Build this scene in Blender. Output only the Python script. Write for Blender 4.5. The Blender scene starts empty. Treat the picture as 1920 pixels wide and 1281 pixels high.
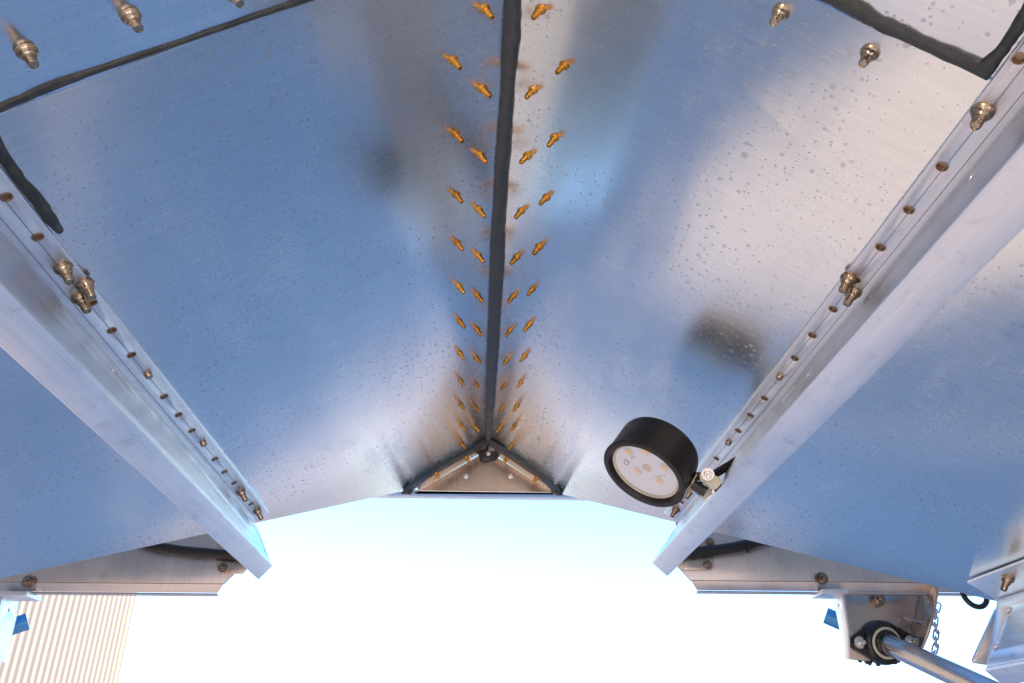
import bpy, bmesh, math, random
from mathutils import Vector, Matrix
random.seed(7)
C = bpy.context.scene.collection
scn = bpy.context.scene
R = math.radians
RZ = 1.6                      # height of the folded ridge above the ground
# ------------------------------------------------------------------ camera
FPX = 1530.0                  # focal length in pixels of a 1920 wide picture
PITCH, YAW = R(27.70681151), R(-2.65045558)
CAM = Vector((-0.0168646, 0.0, -0.46))
cy_, sy_, cp_, sp_ = math.cos(YAW), math.sin(YAW), math.cos(PITCH), math.sin(PITCH)
CR = Vector((cy_, sy_, 0)); CF = Vector((-sy_*cp_, cy_*cp_, sp_)); CU = Vector((sy_*sp_, -cy_*sp_, cp_))
cd = bpy.data.cameras.new('camera'); co = bpy.data.objects.new('camera', cd); C.objects.link(co)
cd.sensor_width = 36; cd.lens = FPX/1920*36; cd.clip_start = .01; cd.clip_end = 3000
m3 = Matrix((CR, CU, -CF)).transposed()
co.matrix_world = Matrix.Translation(CAM+Vector((0,0,RZ))) @ m3.to_4x4()
scn.camera = co
# ------------------------------------------------------------------ sky, sun, exposure
SUN_AZ = R(160)               # compass style, clockwise from +Y: behind the camera, a little right
SUN_EL = R(19.4)
w = bpy.data.worlds.new('World'); scn.world = w; w.use_nodes = True
nt = w.node_tree; bg = nt.nodes['Background']
sky = nt.nodes.new('ShaderNodeTexSky'); sky.sky_type = 'NISHITA'; sky.sun_disc = False
sky.sun_elevation = SUN_EL; sky.sun_rotation = SUN_AZ
sky.air_density = 1.0; sky.dust_density = 0.5; sky.ozone_density = 5.6
nt.links.new(sky.outputs[0], bg.inputs[0]); bg.inputs[1].default_value = 0.15
sl = bpy.data.lights.new('sun', 'SUN'); sl.energy = 5.0; sl.angle = R(.5); sl.color = (1, .67, .41)
so = bpy.data.objects.new('sun', sl); C.objects.link(so)
sd = Vector((math.sin(SUN_AZ)*math.cos(SUN_EL), math.cos(SUN_AZ)*math.cos(SUN_EL), math.sin(SUN_EL)))
so.rotation_euler = sd.to_track_quat('Z', 'Y').to_euler(); so.location = sd*20
vs = scn.view_settings; vs.view_transform = 'Standard'; vs.look = 'None'; vs.gamma = 1; vs.use_curve_mapping = False
vs.exposure = 1.97
# ------------------------------------------------------------------ geometry of the two sheets
SL = R(33); SS, SC = math.sin(SL), math.cos(SL)
OFF = Vector((0,0,RZ))
EY = Vector((0,1,0)); EX = Vector((1,0,0)); EZ = Vector((0,0,1))
def Nn(s): return Vector((-s*SS, 0, -SC))       # off the sheet, into the open
def Tt(s): return Vector((s*SC, 0, -SS))        # down the sheet, away from the ridge
def P(s, d, y, n=0): return Tt(s)*d + EY*y + Nn(s)*n
def ray(x, y): return (CF*FPX + CR*(x-960) + CU*(640.5-y)).normalized()
def hit(px, p0, n):
    d = ray(*px); return CAM + d*(((p0-CAM).dot(n))/n.dot(d))
def on(px, s, n=0): return hit(px, Nn(s)*n, Nn(s))
def aty(px, y): return hit(px, Vector((0,y,0)), EY)
def dyn(p, s): return (p.dot(Tt(s)), p.y, p.dot(Nn(s)))
# ------------------------------------------------------------------ materials
def mat(name, col=(.5,.5,.5), rough=.5, metal=0., **kw):
    m = bpy.data.materials.new(name); m.use_nodes = True
    b = m.node_tree.nodes['Principled BSDF']
    b.inputs['Base Color'].default_value = (*col, 1); b.inputs['Roughness'].default_value = rough; b.inputs['Metallic'].default_value = metal
    for k, v in kw.items(): b.inputs[k.replace('_', ' ')].default_value = v
    return m
class G:
    """tiny node helper"""
    def __init__(s, m): s.t = m.node_tree; s.b = s.t.nodes['Principled BSDF']
    def n(s, typ, **kw):
        x = s.t.nodes.new(typ)
        for k, v in kw.items(): setattr(x, k, v)
        return x
    def l(s, a, b): s.t.links.new(a, b)
    def uv(s, sx=1, sy=1, obj=False):
        tc = s.n('ShaderNodeTexCoord'); mp = s.n('ShaderNodeMapping'); mp.inputs['Scale'].default_value = (sx, sy, 1 if not obj else sy)
        s.l(tc.outputs['Object' if obj else 'UV'], mp.inputs[0]); return mp.outputs[0]
    def noise(s, vec, scale=1, detail=3, rough=.5):
        x = s.n('ShaderNodeTexNoise'); x.inputs['Scale'].default_value = scale; x.inputs['Detail'].default_value = detail; x.inputs['Roughness'].default_value = rough
        s.l(vec, x.inputs['Vector']); return x.outputs[0]
    def ramp(s, v, a, b, lo=0., hi=1.):
        x = s.n('ShaderNodeMapRange'); x.inputs[1].default_value = a; x.inputs[2].default_value = b; x.inputs[3].default_value = lo; x.inputs[4].default_value = hi
        s.l(v, x.inputs[0]); return x.outputs[0]
    def math(s, op, a, b=None):
        x = s.n('ShaderNodeMath', operation=op)
        for i, v in enumerate((a, b)):
            if v is None: continue
            if isinstance(v, (int, float)): x.inputs[i].default_value = v
            else: s.l(v, x.inputs[i])
        return x.outputs[0]
    def mix(s, f, a, b):
        x = s.n('ShaderNodeMix', data_type='RGBA')
        for i, v in ((0, f), (6, a), (7, b)):
            if isinstance(v, (int, float)): x.inputs[i].default_value = v
            elif isinstance(v, tuple): x.inputs[i].default_value = (*v, 1)
            else: s.l(v, x.inputs[i])
        return x.outputs[2]
    def bump(s, h, dist, strength=1., prev=None):
        x = s.n('ShaderNodeBump'); x.inputs['Strength'].default_value = strength; x.inputs['Distance'].default_value = dist
        s.l(h, x.inputs['Height'])
        if prev: s.l(prev, x.inputs['Normal'])
        return x.outputs[0]
def sheet_mat(name, base, rough, aniso, spots=True, wave=.0013):
    m = mat(name, base, rough, 1.); g = G(m)
    grain = g.noise(g.uv(40, 1500), 1, 4, .65)          # rolling grain across the sheet
    grain2 = g.noise(g.uv(9, 260), 1, 3, .6)
    blotch = g.noise(g.uv(6, 4), 1, 4, .6)
    v = g.math('ADD', g.ramp(grain, .3, .7, -.06, .06), g.ramp(grain2, .3, .7, -.035, .035))
    v = g.math('ADD', v, g.ramp(blotch, .3, .7, .95, 1.04))
    cmix = g.n('ShaderNodeMix', data_type='RGBA', blend_type='MULTIPLY'); cmix.inputs[0].default_value = 1
    cmix.inputs[6].default_value = (*base, 1); g.l(v, cmix.inputs[7]); col = cmix.outputs[2]
    rg = g.math('ADD', g.ramp(grain, .3, .7, rough-.03, rough+.03), g.ramp(blotch, .3, .7, -.03, .03))
    smear = g.noise(g.uv(9, 3), 1, 6, .7); rg = g.math('ADD', rg, g.ramp(smear, .52, .70, 0., .09))
    if spots:
        masks = []
        for sc, rmax, keep, off in ((130, .30, .66, 0), (230, .33, .66, 3.3), (70, .20, .80, 7.1)):
            tc = g.uv(1, 1); ad = g.n('ShaderNodeVectorMath', operation='ADD'); ad.inputs[1].default_value = (off, off*2.3, 0); g.l(tc, ad.inputs[0])
            vo = g.n('ShaderNodeTexVoronoi'); vo.voronoi_dimensions = '2D'; vo.inputs['Scale'].default_value = sc; g.l(ad.outputs[0], vo.inputs['Vector'])
            sep = g.n('ShaderNodeSeparateColor'); g.l(vo.outputs['Color'], sep.inputs[0])
            clus = g.noise(tc, 7, 2)
            rad = g.math('MULTIPLY', g.ramp(sep.outputs[0], keep, 1., 0., rmax), g.ramp(clus, .38, .6, .35, 1.))
            k = g.n('ShaderNodeMath', operation='COMPARE')
            dlt = g.math('SUBTRACT', rad, vo.outputs['Distance']); masks.append(g.ramp(dlt, 0, .035))
        mk = g.math('MAXIMUM', g.math('MAXIMUM', masks[0], masks[1]), masks[2])
        mk = g.math('MULTIPLY', mk, .27)
        col = g.mix(mk, col, (.26, .255, .25))
        rg = g.math('ADD', rg, g.math('MULTIPLY', mk, .3))
        g.l(g.math('SUBTRACT', 1., g.math('MULTIPLY', mk, .35)), g.b.inputs['Metallic'])
    g.l(col, g.b.inputs['Base Color']); g.l(rg, g.b.inputs['Roughness'])
    if wave:
        wv = g.noise(g.uv(5.5, 1.1), 1, 2, .45)
        wv2 = g.noise(g.uv(17, 5), 1, 2, .5)
        b1 = g.bump(wv, wave*4); b1 = g.bump(wv2, wave*.45, 1, b1)
        b1 = g.bump(grain, .00002, .6, b1)
        g.l(b1, g.b.inputs['Normal'])
    tg = g.n('ShaderNodeTangent', direction_type='UV_MAP'); g.l(tg.outputs[0], g.b.inputs['Tangent'])
    g.b.inputs['Anisotropic'].default_value = aniso; g.b.inputs['Anisotropic Rotation'].default_value = .25
    return m
def extr_mat(name, base, rough, sx=1200, sy=6, aniso=.4, rot=0., wave=.0004):
    """extruded or brushed bar: fine lines along V"""
    m = mat(name, base, rough, 1.); g = G(m)
    gr = g.noise(g.uv(sx, sy), 1, 4, .6); bl = g.noise(g.uv(25, 9), 1, 4, .6); sc = g.noise(g.uv(300, 3), 1, 2, .5)
    v = g.math('ADD', g.ramp(gr, .3, .7, -.05, .05), g.ramp(bl, .3, .7, .93, 1.05))
    v = g.math('ADD', v, g.ramp(sc, .3, .7, -.03, .03))
    sm = g.noise(g.uv(60, 45), 1, 5, .7); v = g.math('ADD', v, g.ramp(sm, .56, .72, 0., -.16))
    vo = g.n('ShaderNodeTexVoronoi', feature='DISTANCE_TO_EDGE'); vo.inputs['Scale'].default_value = 1.0; g.l(g.uv(90, 14), vo.inputs['Vector'])
    scr = g.math('MULTIPLY', g.ramp(vo.outputs['Distance'], 0, .02, 1., 0.), g.ramp(sm, .5, .62)); v = g.math('ADD', v, g.math('MULTIPLY', scr, -.14))
    cm = g.n('ShaderNodeMix', data_type='RGBA', blend_type='MULTIPLY'); cm.inputs[0].default_value = 1; cm.inputs[6].default_value = (*base, 1); g.l(v, cm.inputs[7])
    g.l(cm.outputs[2], g.b.inputs['Base Color'])
    g.l(g.math('ADD', g.ramp(gr, .3, .7, rough-.04, rough+.04), g.ramp(bl, .35, .65, -.04, .06)), g.b.inputs['Roughness'])
    b = g.bump(gr, .00003, .6); b = g.bump(bl, wave, 1, b); g.l(b, g.b.inputs['Normal'])
    tg = g.n('ShaderNodeTangent', direction_type='UV_MAP'); g.l(tg.outputs[0], g.b.inputs['Tangent'])
    g.b.inputs['Anisotropic'].default_value = aniso; g.b.inputs['Anisotropic Rotation'].default_value = rot
    return m
M = {}
M['sheet'] = sheet_mat('brushed_aluminium_sheet', (.74, .775, .79), .22, .3)
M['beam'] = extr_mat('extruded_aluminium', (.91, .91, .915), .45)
M['web'] = extr_mat('extruded_aluminium_shaded_web', (.74, .745, .765), .33)  # same extrusion as the flanges; shade on the web put into a darker base
M['rail'] = extr_mat('chassis_aluminium', (.68, .64, .62), .36, sx=8, sy=1500)
M['plate'] = extr_mat('steel_end_plate', (.62, .52, .44), .30, sx=900, sy=12)
M['gold'] = mat('yellow_zinc', (.80, .40, .075), .24, 1.)
M['nickel'] = mat('bronzed_nickel', (.46, .39, .31), .28, 1.)
M['zinc'] = mat('bright_zinc', (.75, .76, .74), .25, 1.)
M['seal'] = mat('dark_sealant', (.035, .042, .044), .42)
g = G(M['seal']); n2 = g.noise(g.uv(140, 140, True), 1, 5, .65); g.l(g.ramp(n2, .35, .65, .28, .62), g.b.inputs['Roughness']); g.l(g.mix(g.ramp(n2, .45, .75), (.028, .036, .039), (.075, .078, .076)), g.b.inputs['Base Color']); nz = g.noise(g.uv(60, 60, True), 1, 3); g.l(g.bump(nz, .002, .5), g.b.inputs['Normal'])
for k in ('gold', 'nickel'):
    M[k].node_tree.nodes['Principled BSDF'].inputs['Specular IOR Level'].default_value = .5
    g = G(M[k]); nz = g.noise(g.uv(350, 350, True), 1, 3); bc = g.b.inputs['Base Color'].default_value[:3]
    oi = g.n('ShaderNodeObjectInfo'); vv = g.math('ADD', g.ramp(nz, .35, .7, 0, .6), g.math('MULTIPLY', oi.outputs['Random'], .55)); g.l(g.mix(vv, tuple(bc), tuple(c*f_ for c, f_ in zip(bc, (.55, .48, .42)))), g.b.inputs['Base Color']); g.l(g.ramp(nz, .3, .7, .18, .38), g.b.inputs['Roughness'])
M['rubber'] = mat('black_rubber', (.007, .006, .0055), .42)
g = G(M['rubber']); nz = g.noise(g.uv(90, 90, True), 1, 4); g.l(g.ramp(nz, .3, .7, .34, .5), g.b.inputs['Roughness'])
M['cast'] = mat('black_painted_casting', (.012, .012, .013), .22)
M['cable'] = mat('black_cable', (.01, .01, .01), .5)
M['steel'] = extr_mat('bright_steel', (.62, .60, .58), .26, sx=400, sy=20)
M['skytint'] = mat('steel_sky_reflection_tint', (.06, .30, .62), .25, .3)  # steel tinted blue in its base to stand for reflected sky
M['bronze'] = mat('bronzed_hole_lining', (.42, .31, .20), .4, .6)
M['cream'] = mat('cream_nylon', (.62, .60, .47), .45)
M['chain'] = mat('zinc_chain', (.45, .46, .48), .3, 1.)
M['hole'] = mat('hole_dirt', (.10, .075, .05), .7)
M['board'] = mat('led_board', (.74, .82, .93), .3)
M['led'] = mat('led_phosphor', (.95, .62, .26), .4)
M['bezel'] = mat('bezel_clear_plastic', (.62, .58, .48), .2)
M['ink'] = mat('black_print', (.03, .03, .03), .6)
gl = mat('lens_glass'); t = gl.node_tree; t.nodes.clear()
o_ = t.nodes.new('ShaderNodeOutputMaterial'); mx = t.nodes.new('ShaderNodeMixShader'); tr = t.nodes.new('ShaderNodeBsdfTransparent'); gs = t.nodes.new('ShaderNodeBsdfGlossy')
gs.inputs['Roughness'].default_value = .08; fr = t.nodes.new('ShaderNodeLayerWeight'); fr.inputs[0].default_value = .12
t.links.new(fr.outputs['Facing'], mx.inputs[0]); t.links.new(tr.outputs[0], mx.inputs[1]); t.links.new(gs.outputs[0], mx.inputs[2]); t.links.new(mx.outputs[0], o_.inputs[0])
M['glass'] = gl
M['ground'] = mat('pale_concrete', (.36, .34, .31), .9)
g = G(M['ground']); tc = g.uv(1, 1, True); n1 = g.noise(tc, .35, 5); n2 = g.noise(tc, 9, 6, .65)
g.l(g.mix(g.ramp(n1, .3, .7), (.35, .355, .355), (.46, .465, .46)), g.b.inputs['Base Color']); g.l(g.bump(n2, .01, .5), g.b.inputs['Normal'])
M['cladding'] = mat('cream_painted_cladding', (.262, .245, .22), .6)
M['paint'] = mat('tan_paint', (.38, .32, .27), .55)  # tan picked for the warm reflection it gives the rails and brackets
# ------------------------------------------------------------------ object helpers
def tag(o, label=None, cat=None, group=None, kind=None):
    if label: o['label'] = label
    if cat: o['category'] = cat
    if group: o['group'] = group
    if kind: o['kind'] = kind
    return o
WM = {}                       # world matrices of everything built so far
def thing(name, loc, label, cat, group=None):
    o = bpy.data.objects.new(name, None); C.objects.link(o); o.location = loc + OFF; o.empty_display_size = .05
    WM[o.name] = Matrix.Translation(loc+OFF)
    return tag(o, label, cat, group)
def link(o, parent, mw=None):
    C.objects.link(o)
    mw = mw or Matrix.Identity(4); WM[o.name] = mw
    if parent: o.parent = parent; o.matrix_parent_inverse = WM[parent.name].inverted()
    o.matrix_basis = mw
    return o
def sharp(me, ang=35):
    for p in me.polygons: p.use_smooth = True
    me.set_sharp_from_angle(angle=R(ang))
def obj(name, verts, faces, m, parent=None, smooth=None, uvs=None, off=True):
    me = bpy.data.meshes.new(name); me.from_pydata([tuple(v+OFF) if off else tuple(v) for v in verts], [], faces); me.materials.append(m)
    me.update()
    bm = bmesh.new(); bm.from_mesh(me); bmesh.ops.recalc_face_normals(bm, faces=bm.faces); bm.to_mesh(me); bm.free()
    if smooth: sharp(me, smooth)
    if uvs:
        ul = me.uv_layers.new(name='UVMap')
        for lp in me.loops: ul.data[lp.index].uv = uvs[lp.vertex_index]
    return link(bpy.data.objects.new(name, me), parent)
def plate(name, outline, holes, th, O, ax, ay, m, parent=None, bevel=.0006, uvoff=(0, 0)):
    """flat plate cut from a 2D outline with round holes [(x,y,r)]; O, ax, ay place it, th is its thickness centred on the plane"""
    cu = bpy.data.curves.new('tmp', 'CURVE'); cu.dimensions = '2D'; cu.fill_mode = 'BOTH'; cu.extrude = th/2 - bevel; cu.bevel_depth = bevel; cu.bevel_resolution = 1; cu.offset = -bevel
    def spl(pts):
        s = cu.splines.new('POLY'); s.points.add(len(pts)-1)
        for q, p in zip(s.points, pts): q.co = (p[0], p[1], 0, 1)
        s.use_cyclic_u = True
    spl(outline)
    for (x, y, r) in holes: spl([(x+r*math.cos(a*math.pi/10), y-r*math.sin(a*math.pi/10)) for a in range(20)])
    tmp = bpy.data.objects.new('tmp', cu); C.objects.link(tmp)
    me = bpy.data.meshes.new_from_object(tmp.evaluated_get(bpy.context.evaluated_depsgraph_get()))
    bpy.data.objects.remove(tmp); bpy.data.curves.remove(cu)
    me.name = name; me.materials.clear(); me.materials.append(m)
    while me.uv_layers: me.uv_layers.remove(me.uv_layers[0])
    ul = me.uv_layers.new(name='UVMap')
    for lp in me.loops:
        c = me.vertices[lp.vertex_index].co; ul.data[lp.index].uv = (c.x+uvoff[0], c.y+uvoff[1])
    az = ax.cross(ay)
    for v in me.vertices:
        c = v.co; v.co = O + OFF + ax*c.x + ay*c.y + az*c.z
    bm = bmesh.new(); bm.from_mesh(me); bmesh.ops.remove_doubles(bm, verts=bm.verts, dist=1e-6); bmesh.ops.recalc_face_normals(bm, faces=bm.faces); bm.to_mesh(me); bm.free()
    sharp(me, 25)
    return link(bpy.data.objects.new(name, me), parent)
def pxplate(name, pts, holes, th, O, n, ax, m, parent=None, **kw):
    """plate whose outline is given by picture points lying in the plane (O, n)"""
    ay = n.cross(ax).normalized()
    def l2(p): q = hit(p, O, n)-O; return (q.dot(ax), q.dot(ay))
    return plate(name, [l2(p) for p in pts], [(*l2(h[:2]), h[2]) for h in holes], th, O, ax, ay, m, parent, **kw)
def frame(z):
    z = z.normalized(); x = z.cross(EZ if abs(z.z) < .9 else EX).normalized(); y = z.cross(x); return x, y, z
def lathe_mesh(name, prof, m, seg=20, sm=35, cap=True):
    """profile [(r,z)] turned about local z"""
    vs_, fs = [], []
    for (r, z) in prof:
        for k in range(seg): a = 2*math.pi*k/seg; vs_.append((r*math.cos(a), r*math.sin(a), z))
    for i in range(len(prof)-1):
        for k in range(seg): a, b = i*seg+k, i*seg+(k+1) % seg; fs.append((a, b, b+seg, a+seg))
    if cap: fs.append(tuple(range(seg))[::-1]); fs.append(tuple((len(prof)-1)*seg+k for k in range(seg)))
    me = bpy.data.meshes.new(name); me.from_pydata(vs_, [], fs); me.materials.append(m); me.update()
    bm = bmesh.new(); bm.from_mesh(me); bmesh.ops.remove_doubles(bm, verts=bm.verts, dist=1e-7); bmesh.ops.recalc_face_normals(bm, faces=bm.faces); bm.to_mesh(me); bm.free()
    sharp(me, sm); return me
def put(name, me, p, z, parent=None, spin=0., scale=1., xhint=None):
    """place a shared mesh with its local z along z"""
    o = bpy.data.objects.new(name, me)
    x, y, z = frame(z)
    if xhint: x = (xhint - z*xhint.dot(z)).normalized(); y = z.cross(x)
    mw = Matrix.Translation(p+OFF) @ Matrix((x, y, z)).transposed().to_4x4() @ Matrix.Rotation(spin, 4, 'Z') @ Matrix.Scale(scale, 4)
    return link(o, parent, mw)
def tube(name, pts, r, m, parent=None, seg=12, smoothpath=True, cap=True):
    if smoothpath and len(pts) > 2:
        out = []; n = len(pts)
        for i in range(n-1):
            p0, p1, p2, p3 = pts[max(i-1,0)], pts[i], pts[i+1], pts[min(i+2,n-1)]
            for k in range(6):
                t_ = k/6; out.append(.5*((2*p1)+(p2-p0)*t_+(2*p0-5*p1+4*p2-p3)*t_**2+(3*p1-p0-3*p2+p3)*t_**3))
        pts = out+[pts[-1]]
    vs_, fs, uv = [], [], []
    x = frame(pts[1]-pts[0])[0]; acc = 0
    for i, p in enumerate(pts):
        tdir = (pts[min(i+1, len(pts)-1)]-pts[max(i-1, 0)]).normalized(); x = (x-tdir*x.dot(tdir)).normalized(); y = tdir.cross(x)
        if i: acc += (p-pts[i-1]).length
        for k in range(seg): a = 2*math.pi*k/seg; vs_.append(p+x*(r*math.cos(a))+y*(r*math.sin(a))); uv.append((k/seg*2*math.pi*r, acc))
    for i in range(len(pts)-1):
        for k in range(seg): a, b = i*seg+k, i*seg+(k+1) % seg; fs.append((a, b, b+seg, a+seg))
    if cap: fs.append(tuple(range(seg))[::-1]); fs.append(tuple((len(pts)-1)*seg+k for k in range(seg)))
    return obj(name, vs_, fs, m, parent, 40, uv)
def bead(name, A, B, m, parent, bulge=.003, out=None):
    """sealant bead between two edge point lists lying on metal"""
    vs_, fs = [], []
    for i, (a, b) in enumerate(zip(A, B)):
        o = out[i] if out else Vector((0,0,-1))
        j = bulge*random.uniform(.75, 1.2)
        for k, t_ in enumerate((0, .12, .35, .65, .88, 1)):
            h = (0, .75, 1, 1.0, .75, 0)[k]; vs_.append(a.lerp(b, t_) + o*(h*j - (.0006 if h == 0 else 0)))
    for i in range(len(A)-1):
        for k in range(5): q = i*6+k; fs.append((q, q+1, q+7, q+6))
    return obj(name, vs_, fs, m, parent, 60)
def dens(pts, k=5, wob=.0):
    """resample a picture polyline"""
    out = []
    for i in range(len(pts)-1):
        for j in range(k):
            t_ = j/k; out.append((pts[i][0]*(1-t_)+pts[i+1][0]*t_+random.uniform(-wob, wob), pts[i][1]*(1-t_)+pts[i+1][1]*t_+random.uniform(-wob, wob)))
    return out+[pts[-1]]
# fasteners
GOLD = lathe_mesh('lockbolt', [(0,-.001),(.0040,-.001),(.0043,.0004),(.0044,.0012),(.0040,.0019),(.0031,.0024),(.0029,.0030),(.0027,.0075),(.0023,.0112),(.0021,.0116),(.00155,.0116),(.0015,.0102),(.0010,.0102),(.0009,.0112),(0,.0113)], M['gold'], 18, 30)
STUD = lathe_mesh('flange_bolt', [(0,-.001),(.0054,-.001),(.0058,.0005),(.0058,.0013),(.0050,.0022),(.0043,.0034),(.0040,.0052),(.0033,.0060),(.0031,.0066),(.0029,.0118),(.0026,.0126),(.0020,.0127),(.0019,.0122),(0,.0122)], M['nickel'], 20, 30)
def hexbolt_mesh(name, m, R_=.006, H=.005, tip=.0075, wash=.0085):
    vs_, fs = [], []
    def ring(r, z, n):
        b = len(vs_)
        for k in range(n): a = 2*math.pi*k/n; vs_.append((r*math.cos(a), r*math.sin(a), z))
        return b
    def con(a, b, n):
        for k in range(n): fs.append((a+k, a+(k+1) % n, b+(k+1) % n, b+k))
    w0 = ring(wash, -.0005, 24); w1 = ring(wash, .0012, 24); con(w0, w1, 24); fs.append(tuple(w1+k for k in range(24)))
    h0 = ring(R_, .0012, 6); h1 = ring(R_, .0012+H*.88, 6); h2 = ring(R_*.88, .0012+H, 6); con(h0, h1, 6); con(h1, h2, 6); fs.append(tuple(h2+k for k in range(6)))
    if tip:
        t0 = ring(R_*.5, .001+H, 14); t1 = ring(R_*.5, .001+H+tip, 14); t2 = ring(R_*.4, .0016+H+tip, 14); con(t0, t1, 14); con(t1, t2, 14); fs.append(tuple(t2+k for k in range(14)))
    me = bpy.data.meshes.new(name); me.from_pydata(vs_, [], fs); me.materials.append(m); me.update()
    bm = bmesh.new(); bm.from_mesh(me); bmesh.ops.recalc_face_normals(bm, faces=bm.faces); bm.to_mesh(me); bm.free()
    sharp(me, 25); return me
HEX = hexbolt_mesh('hex_bolt', M['zinc'])
HEXN = hexbolt_mesh('hex_bolt', M['nickel'], .0062, .006, .004, .0085)
# ================================================================== setting
def ground():
    n = 60; S = 900
    xs = [((i/n*2-1)**3)*S for i in range(n+1)]
    vs_ = [Vector((x, y, 0)) for y in xs for x in xs]
    fs = [(j*(n+1)+i, j*(n+1)+i+1, (j+1)*(n+1)+i+1, (j+1)*(n+1)+i) for j in range(n) for i in range(n)]
    o = obj('ground', vs_, fs, M['ground'], off=False); tag(o, kind='structure'); return o
ground()
# corrugated building, front left: its long wall runs away from us
def building():
    Yf = 24.0; e = aty((232, 1190), Yf); X0 = e.x; Yn = -4.0; top = 9.5-RZ; gz = -RZ
    b = thing('corrugated_building', Vector((X0-5, (Yf+Yn)/2, gz)), 'cream corrugated metal building in bright sun beyond the machine', 'building')
    prof = []; y = Yf; pitch = .30
    while y > Yn:
        for dy, dx in ((0, 0), (.10, 0), (.135, .034), (.225, .034), (.26, 0)): prof.append((X0+dx, y-dy))
        y -= pitch
    vs_ = []
    for (px, py) in prof: vs_ += [Vector((px, py, gz)), Vector((px, py, top))]
    obj('long_wall', vs_, [(2*i, 2*i+1, 2*i+3, 2*i+2) for i in range(len(prof)-1)], M['cladding'], b)
    def box(nm, x0, x1, y0, y1, z0, z1):
        v = [Vector((x, y, z)) for z in (z0, z1) for (x, y) in ((x0, y0), (x1, y0), (x1, y1), (x0, y1))]
        obj(nm, v, [(0,1,2,3),(4,5,6,7),(0,1,5,4),(1,2,6,5),(2,3,7,6),(3,0,4,7)], M['cladding'], b)
    box('corner_flashing', X0-.06, X0+.07, Yf+.002, Yf+.12, gz, top)
    box('end_wall', X0-10, X0-.062, Yf+.02, Yf+.10, gz, top)
    box('end_wall', X0-10, X0-.002, Yn-.25, Yn-.12, gz, top)
    box('roof', X0-10.1, X0+.25, Yn-.4, Yf+.3, top+.003, top+.15)
building()
# ================================================================== the folded aluminium body
hop = thing('aluminium_hopper', Vector((0, .3, -.5)), 'brushed aluminium hopper underside folded along a sealed ridge with rows of gold lockbolts', 'hopper')
SHEET = {}
EDGE = {-1: (1.3745, -1.032), 1: (1.385, -1.0245)}       # end edge y = a + b d
JOINT = {-1: .320, 1: .289}; DM = {-1: 1.0, 1: .76}; YB = -.6; TH = .003
for s in (-1, 1):
    a, b = EDGE[s]; j = JOINT[s]
    dm_ = DM[s]; dk = min(dm_, .8)
    far = [(.0, j+.0008), (dm_, j+.0008), (dm_, a+b*dk), (dk-.01, a+b*(dk-.01)), (.06, a+b*.06), (0, a+b*.06)]
    near = [(.0, YB), (dm_, YB+(.2 if s > 0 else 0)), (dm_, j-.0008), (0, j-.0008)]
    for isfar, ol in ((True, far), (False, near)):
        if s < 0: ol = ol[::-1]
        SHEET[s, isfar] = plate('side_sheet', ol, [], TH, Nn(s)*(-TH/2), Tt(s), EY, M['sheet'], hop, bevel=.0004, uvoff=(3 if s > 0 else 0, 0))
# unseen blocks above and beside the tunnel, shaped to throw the ground shade
def wallbox(name, x0, x1, y0, y1, z0, z1):
    vs_ = [Vector((x, y, z)) for z in (z0, z1) for (x, y) in ((x0, y0), (x1, y0), (x1, y1), (x0, y1))]
    o = obj(name, vs_, [(0,1,2,3),(4,5,6,7),(0,1,5,4),(1,2,6,5),(2,3,7,6),(3,0,4,7)], M['paint'], hop)
up = 2.0; XL, XR = DM[-1]*SC, DM[1]*SC
wallbox('unseen_shade_body', -XL+.01, XR-.01, YB+.02, .33, .06, up)  # unseen, sized to shade the ground ahead of the machine
plate('sun_blocking_wall', [(-XL+.01, -XL*SS/SC+.02), (0, .012), (XR-.01, -XR*SS/SC+.02), (XR-.01, .058), (-XL+.01, .058)], [], .01, Vector((0, .24, 0)), EX, EZ, M['paint'], hop)  # added to keep sun off the rails through the gap above the sheets
wallbox('unseen_sun_blocker', -XL-2.2, -XL-.012, YB-.02, .31, -1.38, up)  # unseen, added to shade the ground beside the sun patch
wallbox('unseen_sun_blocker', XR+.012, 1.20, YB+.15, .31, -1.38, up)
wallbox('unseen_sun_blocker', 1.535, 7.5, YB+.15, .31, -1.38, up)  # unseen block, set apart so a streak of sun passes between
wallbox('sun_blocker_bridge', 1.203, 1.532, -.1, .29, .9, up-.01)  # added to close the upper part of the sun gap
# gold lockbolts along the ridge
OL = [(858,122),(861,259),(862,373),(863,463),(866,544),(867,610),(867,669),(868,720),(868,765),(869,804)]
IL = [(917,25),(912,175),(907,298),(904,401),(902,486),(900,560),(899,624),(898,678),(897,726),(896,769),(896,806)]
IR = [(1005,26),(992,177),(982,300),(971,403),(963,489),(957,562),(951,626),(946,681),(941,729),(937,771),(934,807)]
OR = [(1050,131),(1033,266),(1018,378),(1005,470),(993,549),(987,615),(979,674),(972,723),(965,767),(960,805)]
OL += [(870,838)]; OR += [(956,840)]
for s, rows in ((-1, (OL, IL)), (1, (IR, OR))):
    for row in rows:
        for px in row:
            q = on(px, s, .0055); d, y, n = dyn(q, s)
            put('lockbolt', GOLD, P(s, d, y, 0), (Nn(s)+Vector((random.uniform(-.06,.06), random.uniform(-.06,.06), 0))).normalized(), SHEET[s, y > JOINT[s]], random.uniform(0, 6), random.uniform(.80, .90)*(1 if y < .8 else .9))
        # the same row carried on behind the frame
        d, y, n = dyn(on(row[0], s, .0055), s); step = .0765
        for k in range(1, 3): put('lockbolt', GOLD, P(s, d, y-step*k, 0), Nn(s), SHEET[s, y-step*k > JOINT[s]], random.uniform(0, 6))
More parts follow.
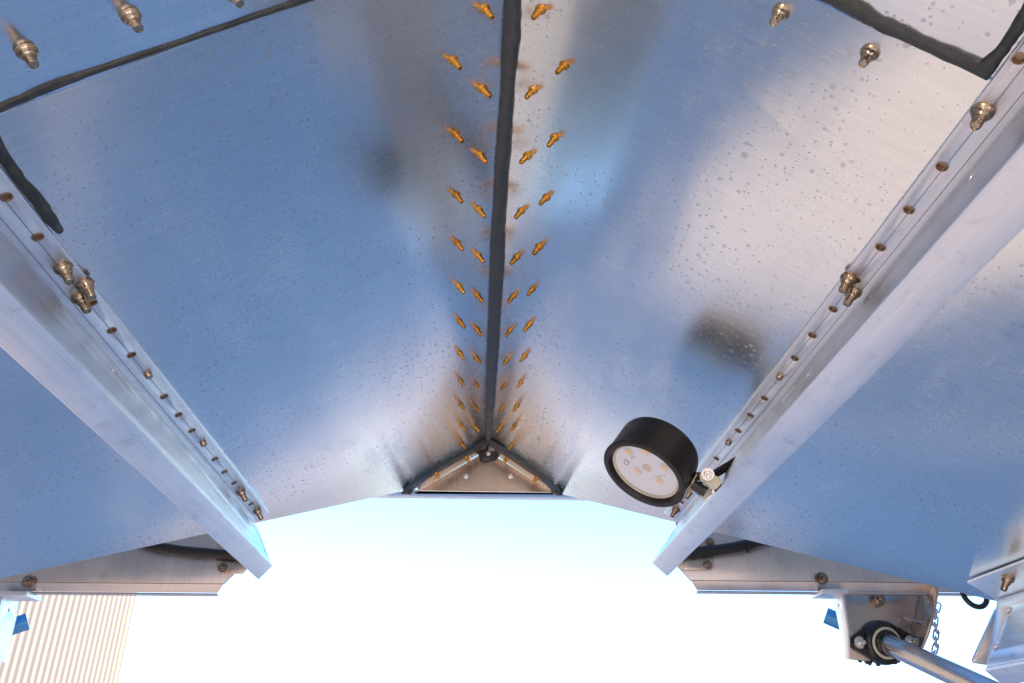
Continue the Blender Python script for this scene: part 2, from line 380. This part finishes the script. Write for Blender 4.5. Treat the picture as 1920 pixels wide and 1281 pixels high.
for px, s in (((253,43),-1),((57,110),-1),((443,-3),-1),((1457,33),1),((1624,110),1)):
    q = on(px, s, .006); d, y, n = dyn(q, s); put('flange_bolt', STUD, P(s, d, y, 0), Nn(s), SHEET[s, y > JOINT[s]], 0, .88)
# sealants
rl = [(950,-40),(948,0),(943,100),(940,180),(930,300),(925,400),(920,470),(919,530),(915,640),(911,760),(909,828)]
rr = [(978,-40),(976,0),(975,70),(965,150),(960,240),(953,330),(946,430),(947,475),(941,560),(932,690),(921,828)]
rl, rr = dens(rl, 5, .8), dens(rr, 5, .8)
A = [on((p[0], p[1]), -1, .0004) for p in rl]; B = [on((p[0], p[1]), 1, .0004) for p in rr]
bead('seam_sealant', A, B, M['seal'], hop, .0012)
ul = dens([(-30,208),(40,178),(100,150),(160,133),(300,88),(480,26),(560,-2),(640,-30)], 4, .8); ll = dens([(-30,224),(40,196),(100,172),(160,146),(300,99),(480,35),(590,2),(650,-18)], 4, .8)
bead('joint_sealant', [on(p, -1, .0002) for p in ul], [on(p, -1, .0002) for p in ll], M['seal'], hop, .0009, [Nn(-1)]*len(ul))
ua = dens([(1560,-26),(1600,-4),(1660,36),(1720,64),(1780,92),(1838,112),(1866,92),(1898,42),(1925,-8)], 4, 1.2); ub = dens([(1470,-34),(1535,-2),(1600,33),(1660,62),(1740,97),(1852,152),(1892,98),(1918,62),(1945,20)], 4, 1.0)
bead('joint_sealant', [on(p, 1, .0002) for p in ua], [on(p, 1, .0002) for p in ub], M['seal'], hop, .0026, [Nn(1)]*len(ua))
sa = dens([(-30,195),(0,250),(20,292),(48,332),(85,370),(104,402),(119,428)], 4, 1.2); sb = dens([(-50,240),(-10,292),(8,318),(30,348),(60,385),(84,418),(104,436)], 4, .6)
bead('joint_sealant', [on(p, -1, .0002) for p in sa], [on(p, -1, .0002) for p in sb], M['seal'], hop, .003, [Nn(-1)]*len(sa))
# ------------------------------------------------------------------ end plate that closes the fold
YP = 1.252
ep = thing('end_plate', Vector((0, YP, -.05)), 'small tan triangular end plate closing the ridge, with two silver studs and black sealant', 'end plate')
zb = aty((915, 922), YP).z; xl, xr = aty((775, 921), YP).x, aty((1043, 923), YP).x
plate('triangle_plate', [(xl, zb), (xr, zb), (xr*.98, -abs(xr)*SS/SC-.002), (0, -.004), (xl*.98, -abs(xl)*SS/SC-.002)], [], .003, Vector((0, YP, 0)), EX, EZ, M['plate'], ep)
for s in (-1, 1):                                          # folded flanges lying on the sheets
    d1 = .128; ol = [(.004, YP-.046), (d1, YP-.046), (d1, YP-.0008), (.004, YP-.0008)]
    plate('fold_flange', ol if s > 0 else ol[::-1], [], .002, Nn(s)*.0012, Tt(s), EY, M['plate'], ep, bevel=.0003)
pz = zb-.0012
yd = hit((890, 936.5), Vector((0,0,pz)), EZ).y
plate('bottom_flange', [(-.26, YP-.0022), (.26, YP-.0022), (.26, yd), (-.26, yd)], [], .002, Vector((0, 0, pz+.001)), EX, EY, M['sheet'], ep, bevel=.0003)
for px, s in (((818,888),-1),((874,858),-1),((951,860),1),((1006,896),1)):
    q = on(px, s, .005); d, y, n = dyn(q, s); put('lockbolt', GOLD, P(s, d, min(y, YP-.006), .002), Nn(s), ep, 0)
for px in ((874,893),(958,893)): put('stud', HEX, aty(px, YP-.004), -EY, ep, .4, .62)
vl = dens([(752,926),(766,908),(790,891),(840,862),(905,827),(914,823)], 3, .5); vi = dens([(772,926),(781,914),(800,899),(850,871),(909,838),(914,836)], 3, .5)
bead('edge_sealant', [on(p, -1, .0022) for p in vl], [on(p, -1, .0022) for p in vi], M['seal'], ep, .0018, [Nn(-1)]*len(vl))
vl = dens([(1056,928),(1046,913),(1030,897),(985,866),(925,827),(914,823)], 3, .5); vi = dens([(1036,928),(1030,916),(1015,902),(975,874),(920,838),(914,836)], 3, .5)
bead('edge_sealant', [on(p, 1, .0022) for p in vl], [on(p, 1, .0022) for p in vi], M['seal'], ep, .0018, [Nn(1)]*len(vl))
def lump(name, c, rx, rz, ry, m, parent, seed=0, n=14):
    rnd = random.Random(seed); vs_, fs = [], []
    for i in range(n+1):
        th = math.pi*i/n
        for k in range(n): a = 2*math.pi*k/n; j = 1+.10*math.sin(3*a+seed)+.07*math.sin(5*a+2*th+seed); vs_.append(c+Vector((rx*math.sin(th)*math.cos(a)*j, ry*math.cos(th), rz*math.sin(th)*math.sin(a)*j)))
    for i in range(n):
        for k in range(n): a, b = i*n+k, i*n+(k+1) % n; fs.append((a, b, b+n, a+n))
    return obj(name, vs_, fs, m, parent, 60)
bl = lump('sealant_blob', aty((915, 851), YP-.004), .0165, .0145, .004, M['seal'], ep, 2)
put('stud', HEX, aty((915, 850), YP-.008), -EY, ep, .2, .55)
for px in ((766,920),(1048,922)): lump('sealant_blob', on(px, -1 if px[0] < 900 else 1, .002), .007, .006, .004, M['seal'], ep, 5)
# ------------------------------------------------------------------ Z beams bolted to the sheets
def zbeam(s, px_in, px_fold, px_web, px_out, flange_end, web_end, low_end, holes, webholes, bolts, label, y0=YB+.05, plugs=()):
    t_ = .004
    av = lambda v: sum(v)/len(v)
    u0 = av([dyn(on(p, s, t_), s)[0] for p in px_in]); u1 = av([dyn(on(p, s, t_), s)[0] for p in px_fold])
    H = av([dyn(hit(p, Tt(s)*u1, Tt(s)), s)[2] for p in px_web]); u2 = av([dyn(on(p, s, H), s)[0] for p in px_out])
    yf = dyn(on(flange_end, s, t_), s)[1]
    yw0 = dyn(hit(web_end, Tt(s)*u1, Tt(s)), s)[1]; yw1 = dyn(on(low_end[0], s, H), s)[1]; yl2 = dyn(on(low_end[1], s, H), s)[1]
    th = thing('channel_beam', P(s, u1, .4, H), label, 'beam', 'stiffener beams under the hopper')
    ax = Tt(s); fl = lambda o: o if s > 0 else o[::-1]
    hs = []
    for px in holes:
        d, y, n = dyn(on(px, s, t_), s); hs.append((d, y, .0032))
    step = .039; ys = min(h[1] for h in hs) if hs else 0; dm = av([h[0] for h in hs]) if hs else 0
    k = 1
    while hs and ys-step*k > y0+.05: hs.append((dm, ys-step*k, .0032)); k += 1
    tf = plate('top_flange', fl([(u0, y0), (u1+.003, y0), (u1+.003, yf), (u0, yf)]), hs, t_-.0006, Nn(s)*(t_/2+.0003), ax, EY, M['beam'], th, .0007)
    for (d, y, r) in hs:
        if y < .12: continue
        put('hole_rim', RIM, P(s, d, y, t_), Nn(s), tf)
    wh = []
    for px in webholes:
        d, y, n = dyn(hit(px, Tt(s)*u1, Tt(s)), s); wh.append((n, y, .0034))
    plate('web', [(t_+.0003, y0), (H-.0042, y0), (H-.0042, yw1), (t_+.0003, yw0)], wh, .004, Tt(s)*(u1+.002), Nn(s), EY, M['web'], th, .0012, uvoff=(1, 0))
    plate('lower_flange', fl([(u1-.0002, y0), (u2, y0), (u2, yl2), (u1-.0002, yw1)]), [], .004, Nn(s)*(H-.002), ax, EY, M['beam'], th, .0012, uvoff=(2, 0))
    # scribed centre line through the holes and a shallow bead line beside it
    for dd in ((dm, dm+.62*(u1-dm)) if hs else ()):
        q = [P(s, dd+e, y, t_+.0004) for y in (y0, yf-.002) for e in (-.00022, .00022)]
        obj('scribe_line', q, [(0,1,3,2)], M['scribe'], tf)
    for px in bolts:
        d, y, n = dyn(on(px, s, t_+.006), s); put('flange_bolt', STUD, P(s, d, y, t_), Nn(s), tf, 0, 1.0)
    for px in plugs:
        d, y, n = dyn(on(px, s, t_+.003), s); put('plug', PLUG, P(s, d, y, t_-.001), Nn(s), tf, 0)
    return u0, u1, u2, H
M['scribe'] = mat('scribed_line', (.33, .33, .36), .4, 1.)
PLUG = lathe_mesh('plug', [(0,-.002),(.0030,-.002),(.0031,.0002),(.0029,.004),(.0026,.0045),(0,.0046)], M['nickel'], 16, 30)
RIM = lathe_mesh('hole_rim', [(.0034,-.0010),(.0034,.00025),(.0029,.00025),(.0026,-.0008),(.0026,-.0024),(0,-.0024)], M['bronze'], 18, 30, False)
HL = [(12,370),(71,445),(173,568),(210,620),(247,666),(308,744),(335,778),(360,808),(403,861),(421,885),(439,906),(471,945)]
zbeam(-1, [(103,437),(417,854)], [(43,470),(360,854)], [(0,527),(307,854)], [(0,654),(227,854)], (486,974), (479,981), [(515,1060),(485,1088)], HL,
      [(212,693),(383,889),(476,986),(498,1035)], [(125,515),(166,545),(157,570),(456,930),(486,965)], 'left aluminium Z beam running down the blue sheet to a free end, three bronze bolts bunched at its top', plugs=[(280,707),(383,835)])
HR = [(1910,110),(1766,313),(1704,394),(1651,464),(1605,525),(1562,580),(1523,629),(1490,672),(1433,747),(1407,779),(1384,808),(1343,860),(1278,942)]
br = zbeam(1, [(1645,427),(1330,854)], [(1573,614),(1380,847)], [(1777,427),(1403,854)], [(1917,427),(1487,854)], (1257,970), (1273,981), [(1225,1058),(1252,1082)], HR,
      [(1821,330),(1515,702),(1271,989),(1240,1029)], [(1836,222),(1586,533),(1594,558),(1292,926),(1264,961)], 'right aluminium Z beam that carries the round work light near its lower end', plugs=[(1460,710),(1364,833)])
zbeam(1, [(1828,1090),(1920,1050)], [(1868,1125),(1920,1105)], [(1845,1258),(1920,1245)], [(1920,1281)], (1845,1112), (1867,1129), [(1845,1258),(1872,1281)], [],
      [(1892,1145),(1868,1213)], [(1885,1095)], 'short end of a third aluminium Z beam at the lower right corner, one bolt and two round holes')
ct = thing('corner_gusset', aty((1840,1200), .82), 'dark pointed gusset at the lower right corner, behind the short beam end', 'gusset')
pxplate('gusset_plate', [(1866,1142),(1822,1238),(1824,1243),(1850,1247),(1880,1200)], [], .004, Vector((0, .82, 0)), EY, EX, M['rail'], ct)
# ------------------------------------------------------------------ cross rails behind the hopper end
YR = 1.2
def rail(s, face, lip_top, label, bolt, gus, gusbolts):
    x_out = s*1.05
    th = thing('cross_rail', Vector((s*.6, YR, -.23)), label, 'rail', 'cross rails at the end of the hopper')
    pts = [aty(p, YR) for p in face]; zb_ = sum(p.z for p in pts[:1]); zl = aty(lip_top, YR).z
    # face: pts[0]=bottom inner end, pts[1]=upper inner end of the cut
    k = (pts[1].x-pts[0].x)/(pts[1].z-pts[0].z); zt = pts[1].z+.09
    xin = lambda z: pts[0].x+k*(z-zb_)
    ol = [(x_out, zl), (xin(zl), zl), (xin(pts[1].z), pts[1].z), (xin(pts[1].z)-s*.0, zt), (x_out, zt)]
    plate('web', ol, [], .005, Vector((0, YR+.0025, 0)), EX, EZ, M['rail'], th, .0006)
    a, b = Vector((0, YR+.001, zl+.0004)), Vector((0, YR+.009, zb_)); dv = (b-a); L = dv.length; dv.normalize()
    o2 = [(x_out, 0), (xin(zl), 0), (xin(zb_), L), (x_out, L)]
    plate('lip', o2, [], .004, a+Vector((0, .0016, 0)), EX, dv, M['rail'], th, .0006, uvoff=(0, 3))
    plate('foot', [(x_out, 0), (xin(zb_), 0), (xin(zb_), .010), (x_out, .010)], [], .003, Vector((0, YR+.010, zb_-.0025)), EX, EY, M['rail'], th, .0006, uvoff=(0, 5))
    q = aty(bolt, YR-.004); put('hex_bolt', HEXN, q, Vector((0, -1, -.15)), th, .3, 1.05)
    pxplate('gusset', gus, [], .004, Vector((0, YR-.004, 0)), EY, EX, M['plate'], th, bevel=.0008)
    for p in gusbolts: put('hex_bolt', HEXN, aty(p, YR-.006), -EY, th, .2, .8)
rail(-1, [(405,1108.5),(438,1076)], (0,1090.5), 'left cross rail, warm grey aluminium bar ending in a slanted cut above the cream building', (53,1091), [(405,1018),(446,1018),(468,1062),(455,1076),(418,1077),(408,1070),(405,1060)], [(418,1064)])
rail(1, [(1310,1103.5),(1275,1066)], (1300,1088), 'right cross rail, warm grey aluminium bar running behind the bearing bracket', (1541,1085), [(1280,1018),(1338,1018),(1338,1064),(1333,1070),(1285,1070),(1270,1065)], [(1326,1059),(1331,1017)])
def hose(name, pts, y, r, label, ties):
    th = thing(name, aty(pts[0], y), label, 'cable')
    tube('sheath', [aty(p, y) for p in pts], r, M['cable'], th, 14)
    for (p, q) in ties: tube('cable_tie', [aty(p, y-.006), aty(q, y-.006)], .0022, M['cable'], th, 8)
hose('cable', [(200,985),(270,1018),(330,1031),(390,1037),(440,1041),(468,1040)], 1.183, .0065, 'black cable sagging behind the left beam above the left rail', [])
hose('cable', [(1250,1040),(1310,1035),(1350,1031),(1390,1024),(1430,1012),(1500,985)], 1.183, .0078, 'black cable with two clipped ties behind the right beam', [((1404,1020),(1402,1036)), ((1305,1030),(1311,1042))])
# ------------------------------------------------------------------ bearing hangers below the rails
def hanger(s, label):
    Y0 = 1.245
    th = thing('bearing_bracket', Vector((s*.6, Y0, -.3)), label, 'bracket', 'hanger brackets under the rails')
    return th
YH = 1.245
hg = hanger(1, 'tan metal bearing bracket hanging under the right rail, holding the black bearing')
hp = [(1566,1080),(1728,1080),(1727,1096),(1708,1200),(1703,1224),(1690,1238),(1660,1238),(1622,1240),(1588,1236)]
pxplate('back_plate', hp, [], .004, Vector((0, YH+.002, 0)), EY, EX, M['plate'], hg)
A_, B_ = aty((1563,1112), YH), aty((1586,1237), YH)
pxplate('side_flange', [(1562,1100),(1576,1104),(1582,1122),(1586,1150),(1590,1180),(1593,1236),(1586,1237),(1578,1190),(1570,1150)], [(1575,1135,.0022)], .004, A_, (B_-A_).cross(EY).normalized(), EY, M['beam'], hg)
A_, B_ = aty((1727,1096), YH), aty((1708,1200), YH); fn = (B_-A_).cross(EY).normalized()
pxplate('side_flange', [(1729,1084),(1727,1096),(1708,1200),(1703,1228),(1724,1228),(1740,1190),(1752,1150),(1758,1108),(1759,1090)], [(1743,1131,.0042)], .004, A_, fn, EY, M['plate'], hg)
def yx(px): return hit(px, A_, fn)
t1 = aty((1534,1104), 1.205); t2 = aty((1580,1104), 1.205)
plate('top_tab', [(t1.x, 1.19), (t2.x, 1.19), (t2.x, 1.235), (t1.x, 1.235)], [], .006, Vector((0,0,t1.z-.006)), EX, EY, M['zincplate'] if 'zincplate' in M else M['beam'], hg)
put('hex_bolt', HEXN, aty((1645,1124), YH-.001), -EY, hg, .1, 1.35)
tube('pin', [aty((1697,1158), YH-.004), yx((1732,1171))+Vector((-.004,-.006,0))], .0022, M['steel'], hg, 10, False)
sa_, sb_ = aty((1548,1154), 1.30), aty((1590,1172), 1.29)
tube('stub_shaft', [sa_, sb_], .0125, M['skytint'], hg, 24, False)
hl = hanger(-1, 'left bearing bracket, its pale flange hanging in front of the cream building')
xl_ = aty((14, 1180), 1.23).x
pxplate('side_flange', [(8,1108),(30,1108),(33,1122),(28,1160),(18,1200),(8,1243),(-14,1243),(-12,1180),(0,1125)], [(14,1144,.0022)], .004, Vector((xl_,0,0)), EX, EY, M['beam'], hl)
pxplate('back_plate', [(-140,1080),(2,1080),(2,1130),(-8,1240),(-140,1236)], [], .004, Vector((0, YH+.002, 0)), EY, EX, M['plate'], hl)
t1 = aty((10,1108), 1.205); t2 = aty((62,1108), 1.205)
plate('top_tab', [(t1.x, 1.19), (t2.x, 1.19), (t2.x, 1.235), (t1.x, 1.235)], [], .006, Vector((0,0,t1.z-.006)), EX, EY, M['beam'], hl)
tube('stub_shaft', [aty((52,1165), 1.30), aty((8,1180), 1.29)], .0125, M['skytint'], hl, 24, False)
# flange bearing
bc = aty((1655, 1205), YH-.006); bx = (aty((1703,1203), YH-.006)-aty((1609,1205), YH-.006)); half = bx.length/2; bx.normalize()
fb = thing('flange_bearing', bc, 'black two bolt flange bearing on the tan bracket, with a pale ring round the shaft', 'bearing')
ol = []
R1, R2 = .031, .0115
a0 = math.acos((R1-R2)/half)
for k in range(13): a = a0+(math.pi-2*a0)*k/12; ol.append((R1*math.cos(a), R1*math.sin(a)))
for k in range(9): a = math.pi-a0+2*a0*k/8; ol.append((-half+R2*math.cos(a), R2*math.sin(a)))
for k in range(13): a = math.pi+a0+(math.pi-2*a0)*k/12; ol.append((R1*math.cos(a), R1*math.sin(a)))
for k in range(9): a = -a0+2*a0*k/8; ol.append((half+R2*math.cos(a), R2*math.sin(a)))
plate('housing', ol, [], .012, bc, bx, (-EY).cross(bx).normalized()*1.0, M['cast'], fb, .002)
for sx in (-1, 1): put('hex_bolt', HEX, bc+bx*(sx*half)-EY*.006, Vector((.12,-1,-.1)), fb, .3, 1.0)
S1 = bc-EY*.004; S2 = CAM + ray(1852, 1294)*(1.0/ray(1852,1294).dot(CF))
sdir = (S2-S1).normalized(); bdir = (sdir*.55-EY*.6).normalized()
put('boss', lathe_mesh('boss', [(0,-.012),(.031,-.012),(.031,.004),(.0295,.008),(.0275,.010),(.0245,.011),(.0225,.011),(.0222,.008),(0,.008)], M['cast'], 40, 30), bc, bdir, fb)
put('race', lathe_mesh('race', [(.0182,.006),(.0222,.006),(.0222,.0118),(.0212,.0125),(.0192,.0125),(.0182,.0118),(.0182,.006)], M['cream'], 40, 30, False), bc, bdir, fb)
put('collar', lathe_mesh('collar', [(.0,.006),(.0175,.006),(.0175,.016),(.016,.017),(0,.017)], M['cast'], 32, 30), bc, bdir, fb)
for i, px in enumerate(((1624,1238),(1630,1241),(1646,1243),(1677,1240),(1683,1237),(1612,1236))): lump('grease_drip', aty(px, YH+.004), .0042, .0055, .004, M['cast'], fb, i, 8)
# shaft
S3 = S1+sdir*1.1
sh = tube('drive_shaft', [S1, S3], .0145, M['steel'], None, 28, False); tag(sh, 'round steel drive shaft running from the black bearing out of the lower right frame', 'shaft')
# chain
ch = thing('chain', aty((1757,1130), 1.30), 'short zinc link chain hanging beside the tan bearing bracket', 'chain')
def link_mesh(L, Wd, r):
    pts = []
    for k in range(24):
        a = 2*math.pi*k/24; pts.append(Vector((Wd*math.cos(a), 0, Wd*math.sin(a)+(L if math.sin(a) > 0 else -L))))
    vs_, fs = [], []; n = 24; seg = 8
    for i, p in enumerate(pts):
        tdir = (pts[(i+1) % n]-pts[i-1]).normalized(); x = EY; y = tdir.cross(x)
        for k in range(seg): a = 2*math.pi*k/seg; vs_.append(p+x*(r*math.cos(a))+y*(r*math.sin(a)))
    for i in range(n):
        for k in range(seg): a, b = i*seg+k, i*seg+(k+1) % seg; c, d_ = ((i+1) % n)*seg+k, ((i+1) % n)*seg+(k+1) % seg; fs.append((a, b, d_, c))
    me = bpy.data.meshes.new('link'); me.from_pydata([tuple(v) for v in vs_], [], fs); me.materials.append(M['chain']); me.update(); sharp(me, 60); return me
LM = link_mesh(.0042, .0036, .0013)
path = [(1760,1133),(1756,1146),(1754,1159),(1753,1171),(1756,1184),(1754,1197),(1755,1210),(1752,1222),(1744,1232),(1734,1238),(1724,1236)]
lp = [aty(p, 1.30) for p in path]
for i in range(len(lp)-1):
    z = lp[i+1]-lp[i]; c_ = (lp[i]+lp[i+1])/2
    put('link', LM, c_, z, ch, (math.pi/2 if i % 2 else 0)+.25, 1.05, xhint=EX)
# hook ring peeping out under the sheet
rc = aty((1827,1113), 1.02); me = lathe_mesh('lifting_ring', [(.0165+.0033*math.cos(a*math.pi/6), .0033*math.sin(a*math.pi/6)) for a in range(13)], M['cast'], 32, 60, False)
rg = put('lifting_ring', me, rc, Vector((.15,-1,.1))); tag(rg, 'black ring half hidden behind the right sheet edge, between chain and corner beam', 'ring')
# ------------------------------------------------------------------ work light
lc = CAM + ray(1206, 891)*.805
v = ray(1206, 891)
rx = (CR-v*CR.dot(v)).normalized(); ry = (CU-v*CU.dot(v)).normalized()
ia = Vector((-.53, -.848, 0)).normalized()
sa = .81
ax_ = (rx*(ia.x*sa) + ry*(ia.y*sa) - v*math.sqrt(1-sa*sa)).normalized()
wl = thing('work_light', lc-ax_*.03, 'round black work light with clear lens and amber chips, tilted down beside the right beam', 'lamp')
prof = [(0,-.0415),(.036,-.0415),(.0395,-.040),(.0410,-.036),(.0415,-.008),(.0424,-.004),(.0428,-.0015),(.0424,.0),(.0395,.0008),(.0372,.0004),(.0360,-.0015),(.0352,-.0065),(0,-.0068)]
put('housing', lathe_mesh('housing', prof, M['rubber'], 64, 40), lc, ax_, wl)
put('bezel', lathe_mesh('bezel', [(.0325,-.0066),(.0351,-.0066),(.0351,-.0045),(.0343,-.0038),(.0333,-.0038),(.0325,-.0052),(.0325,-.0066)], M['bezel'], 64, 40, False), lc, ax_, wl)
bd = put('led_board', lathe_mesh('led_board', [(0,-.0067),(.0326,-.0067),(.0326,-.0063),(0,-.0063)], M['board'], 48, 30), lc, ax_, wl)
# axes in the lens plane: e1 along the long axis in the picture (towards lower right), e2 across it
e1 = (rx*.848 - ry*.53); e1 = (e1-ax_*e1.dot(ax_)).normalized(); e2 = ax_.cross(e1)
def lensp(px): return hit(px, lc-ax_*.0062, ax_)
def quadbox(name, c, w_, h_, t_, m, parent, rot=0.):
    a = e1*math.cos(rot)+e2*math.sin(rot); b = ax_.cross(a)
    vs_ = [c+a*(sx*w_)+b*(sy*h_)+ax_*z for z in (0, t_) for sx, sy in ((-1,-1),(1,-1),(1,1),(-1,1))]
    return obj(name, vs_, [(0,1,2,3),(4,5,6,7),(0,1,5,4),(1,2,6,5),(2,3,7,6),(3,0,4,7)], m, parent)
Zs = 1675/170.
zp = lambda x, y: (1130+x/Zs, 820+y/Zs)
cup = lathe_mesh('reflector_cup', [(.0032,.0001),(.0052,.0016),(.0056,.0016),(.0056,.0),(.0032,.0)], M['board'], 24, 30, False)
for (x, y) in ((478,270),(790,255),(1145,565),(640,625),(1035,800)):
    c = lensp(zp(x, y)); quadbox('led_chip', c, .0033, .0025, .0008, M['led'], bd, .35)
    put('reflector_cup', cup, c, ax_, bd)
hub = lensp(zp(820, 560)); put('hub', lathe_mesh('hub', [(.0048,0),(.0048,.0010),(.0040,.0014),(.0034,.0006),(.0026,.0006),(.0024,.0018),(.0012,.0020),(0,.0012)], M['bezel'], 28, 30), hub, ax_, bd)
def text(name, s_, size, c, right, upv, nrm, m, parent):
    cu = bpy.data.curves.new('txt', 'FONT'); cu.body = s_; cu.size = size; cu.align_x = 'CENTER'; cu.align_y = 'CENTER'; cu.extrude = .00005
    t_ = bpy.data.objects.new('txt', cu); C.objects.link(t_)
    me = bpy.data.meshes.new_from_object(t_.evaluated_get(bpy.context.evaluated_depsgraph_get())); bpy.data.objects.remove(t_); bpy.data.curves.remove(cu)
    me.name = name; me.materials.clear(); me.materials.append(m)
    for vv in me.vertices: vv.co = c + OFF + right*vv.co.x + upv*vv.co.y + nrm*vv.co.z
    return link(bpy.data.objects.new(name, me), parent)
ca = lensp(zp(425,490)); cb = lensp(zp(468,432)); tr_ = (cb-ca).normalized(); text('printed_mark', 'CE', .0075, (ca+cb)/2+ax_*.0001, tr_, ax_.cross(tr_), ax_, M['ink'], bd)
for (x0, y0, x1, y1) in ((1030,690,1060,735),(1070,690,1100,730),(1115,685,1145,710),(1150,690,1185,700),(530,400,548,360),(560,395,600,345)):
    a, b = lensp(zp(x0, y0)), lensp(zp(x1, y1)); q = (b-a).normalized(); n_ = ax_.cross(q)*.00028
    obj('printed_mark', [a-n_+ax_*.0001, a+n_+ax_*.0001, b+n_+ax_*.0001, b-n_+ax_*.0001], [(0,1,2,3)], M['ink'], bd)
put('lens', lathe_mesh('lens', [(0,-.0046),(.0334,-.0046),(.0334,-.0040),(0,-.0036)], M['glass'], 48, 30), lc, ax_, wl)
# mounting tab on the housing side, pivot bolt, bracket on the beam
vt = ray(1300, 885)
def atd(px, dist): r_ = ray(*px); return CAM + r_*(dist/r_.dot(CF))
D0 = (lc-CAM).dot(CF)
nb = (atd((1325,880), D0)-atd((1215,850), D0)).normalized(); nb = (nb-ax_*nb.dot(ax_)).normalized()
tabc = lc - ax_*.022 + nb*.0424
tw = ax_.cross(nb)
tab = [(-.011,-.004),(-.009,-.0065),(.009,-.0065),(.012,-.004),(.012,.004),(.009,.0065),(-.009,.0065),(-.011,.004)]
plate('mounting_tab', tab, [(.008,0,.0022),(-.007,0,.0022)], .0022, tabc, tw, nb.cross(tw), M['nickel'], wl, .0004)
pb = tabc+nb*.012
tube('pivot_post', [tabc, tabc+nb*.016], .0052, M['cast'], wl, 20, False)
bp = atd((1327,889), D0-.006)
put('pivot_bolt', HEX, bp, (-vt*.85+CU*-.2+CR*.05).normalized(), wl, .3, .72)
wlb = thing('lamp_bracket', atd((1334,912), D0+.01), 'small pale cream bracket on the right beam that holds the work light', 'bracket')
def facing(name, pts, dep, th_, m, tilt=0.):
    o_ = atd(pts[0], D0+dep); n_ = (-vt+CU*tilt).normalized(); a_ = CR-n_*CR.dot(n_); pxplate(name, pts, [], th_, o_, n_, a_.normalized(), m, wlb, bevel=.0008)
facing('bracket_leaf', [(1311,889),(1318,884),(1336,888),(1350,897),(1353,906),(1345,916),(1338,919),(1322,906),(1312,899)], .002, .004, M['cream'])
facing('bracket_side', [(1338,918),(1352,906),(1353,911),(1341,924)], .006, .003, M['cast'])
facing('bracket_leg', [(1311,903),(1323,909),(1312,932),(1298,922)], .016, .004, M['sheet'], .8)
facing('bracket_foot', [(1324,910),(1336,919),(1322,937),(1311,931)], .018, .004, M['cream'], .3)
facing('clamp_plate', [(1336,920),(1342,922),(1322,942),(1318,938)], .022, .003, M['zinc'], .2)
cbl = thing('lamp_cable', atd((1345,888), D0), 'black lamp cable crossing the right beam flange behind the cream bracket', 'cable')
tube('sheath', [atd((1300,893), D0+.01), atd((1330,893), D0+.02), atd((1345,886), D0+.03), atd((1360,877), D0+.035), atd((1378,866), D0+.03), atd((1400,850), D0+.03)], .0042, M['cable'], cbl, 12)
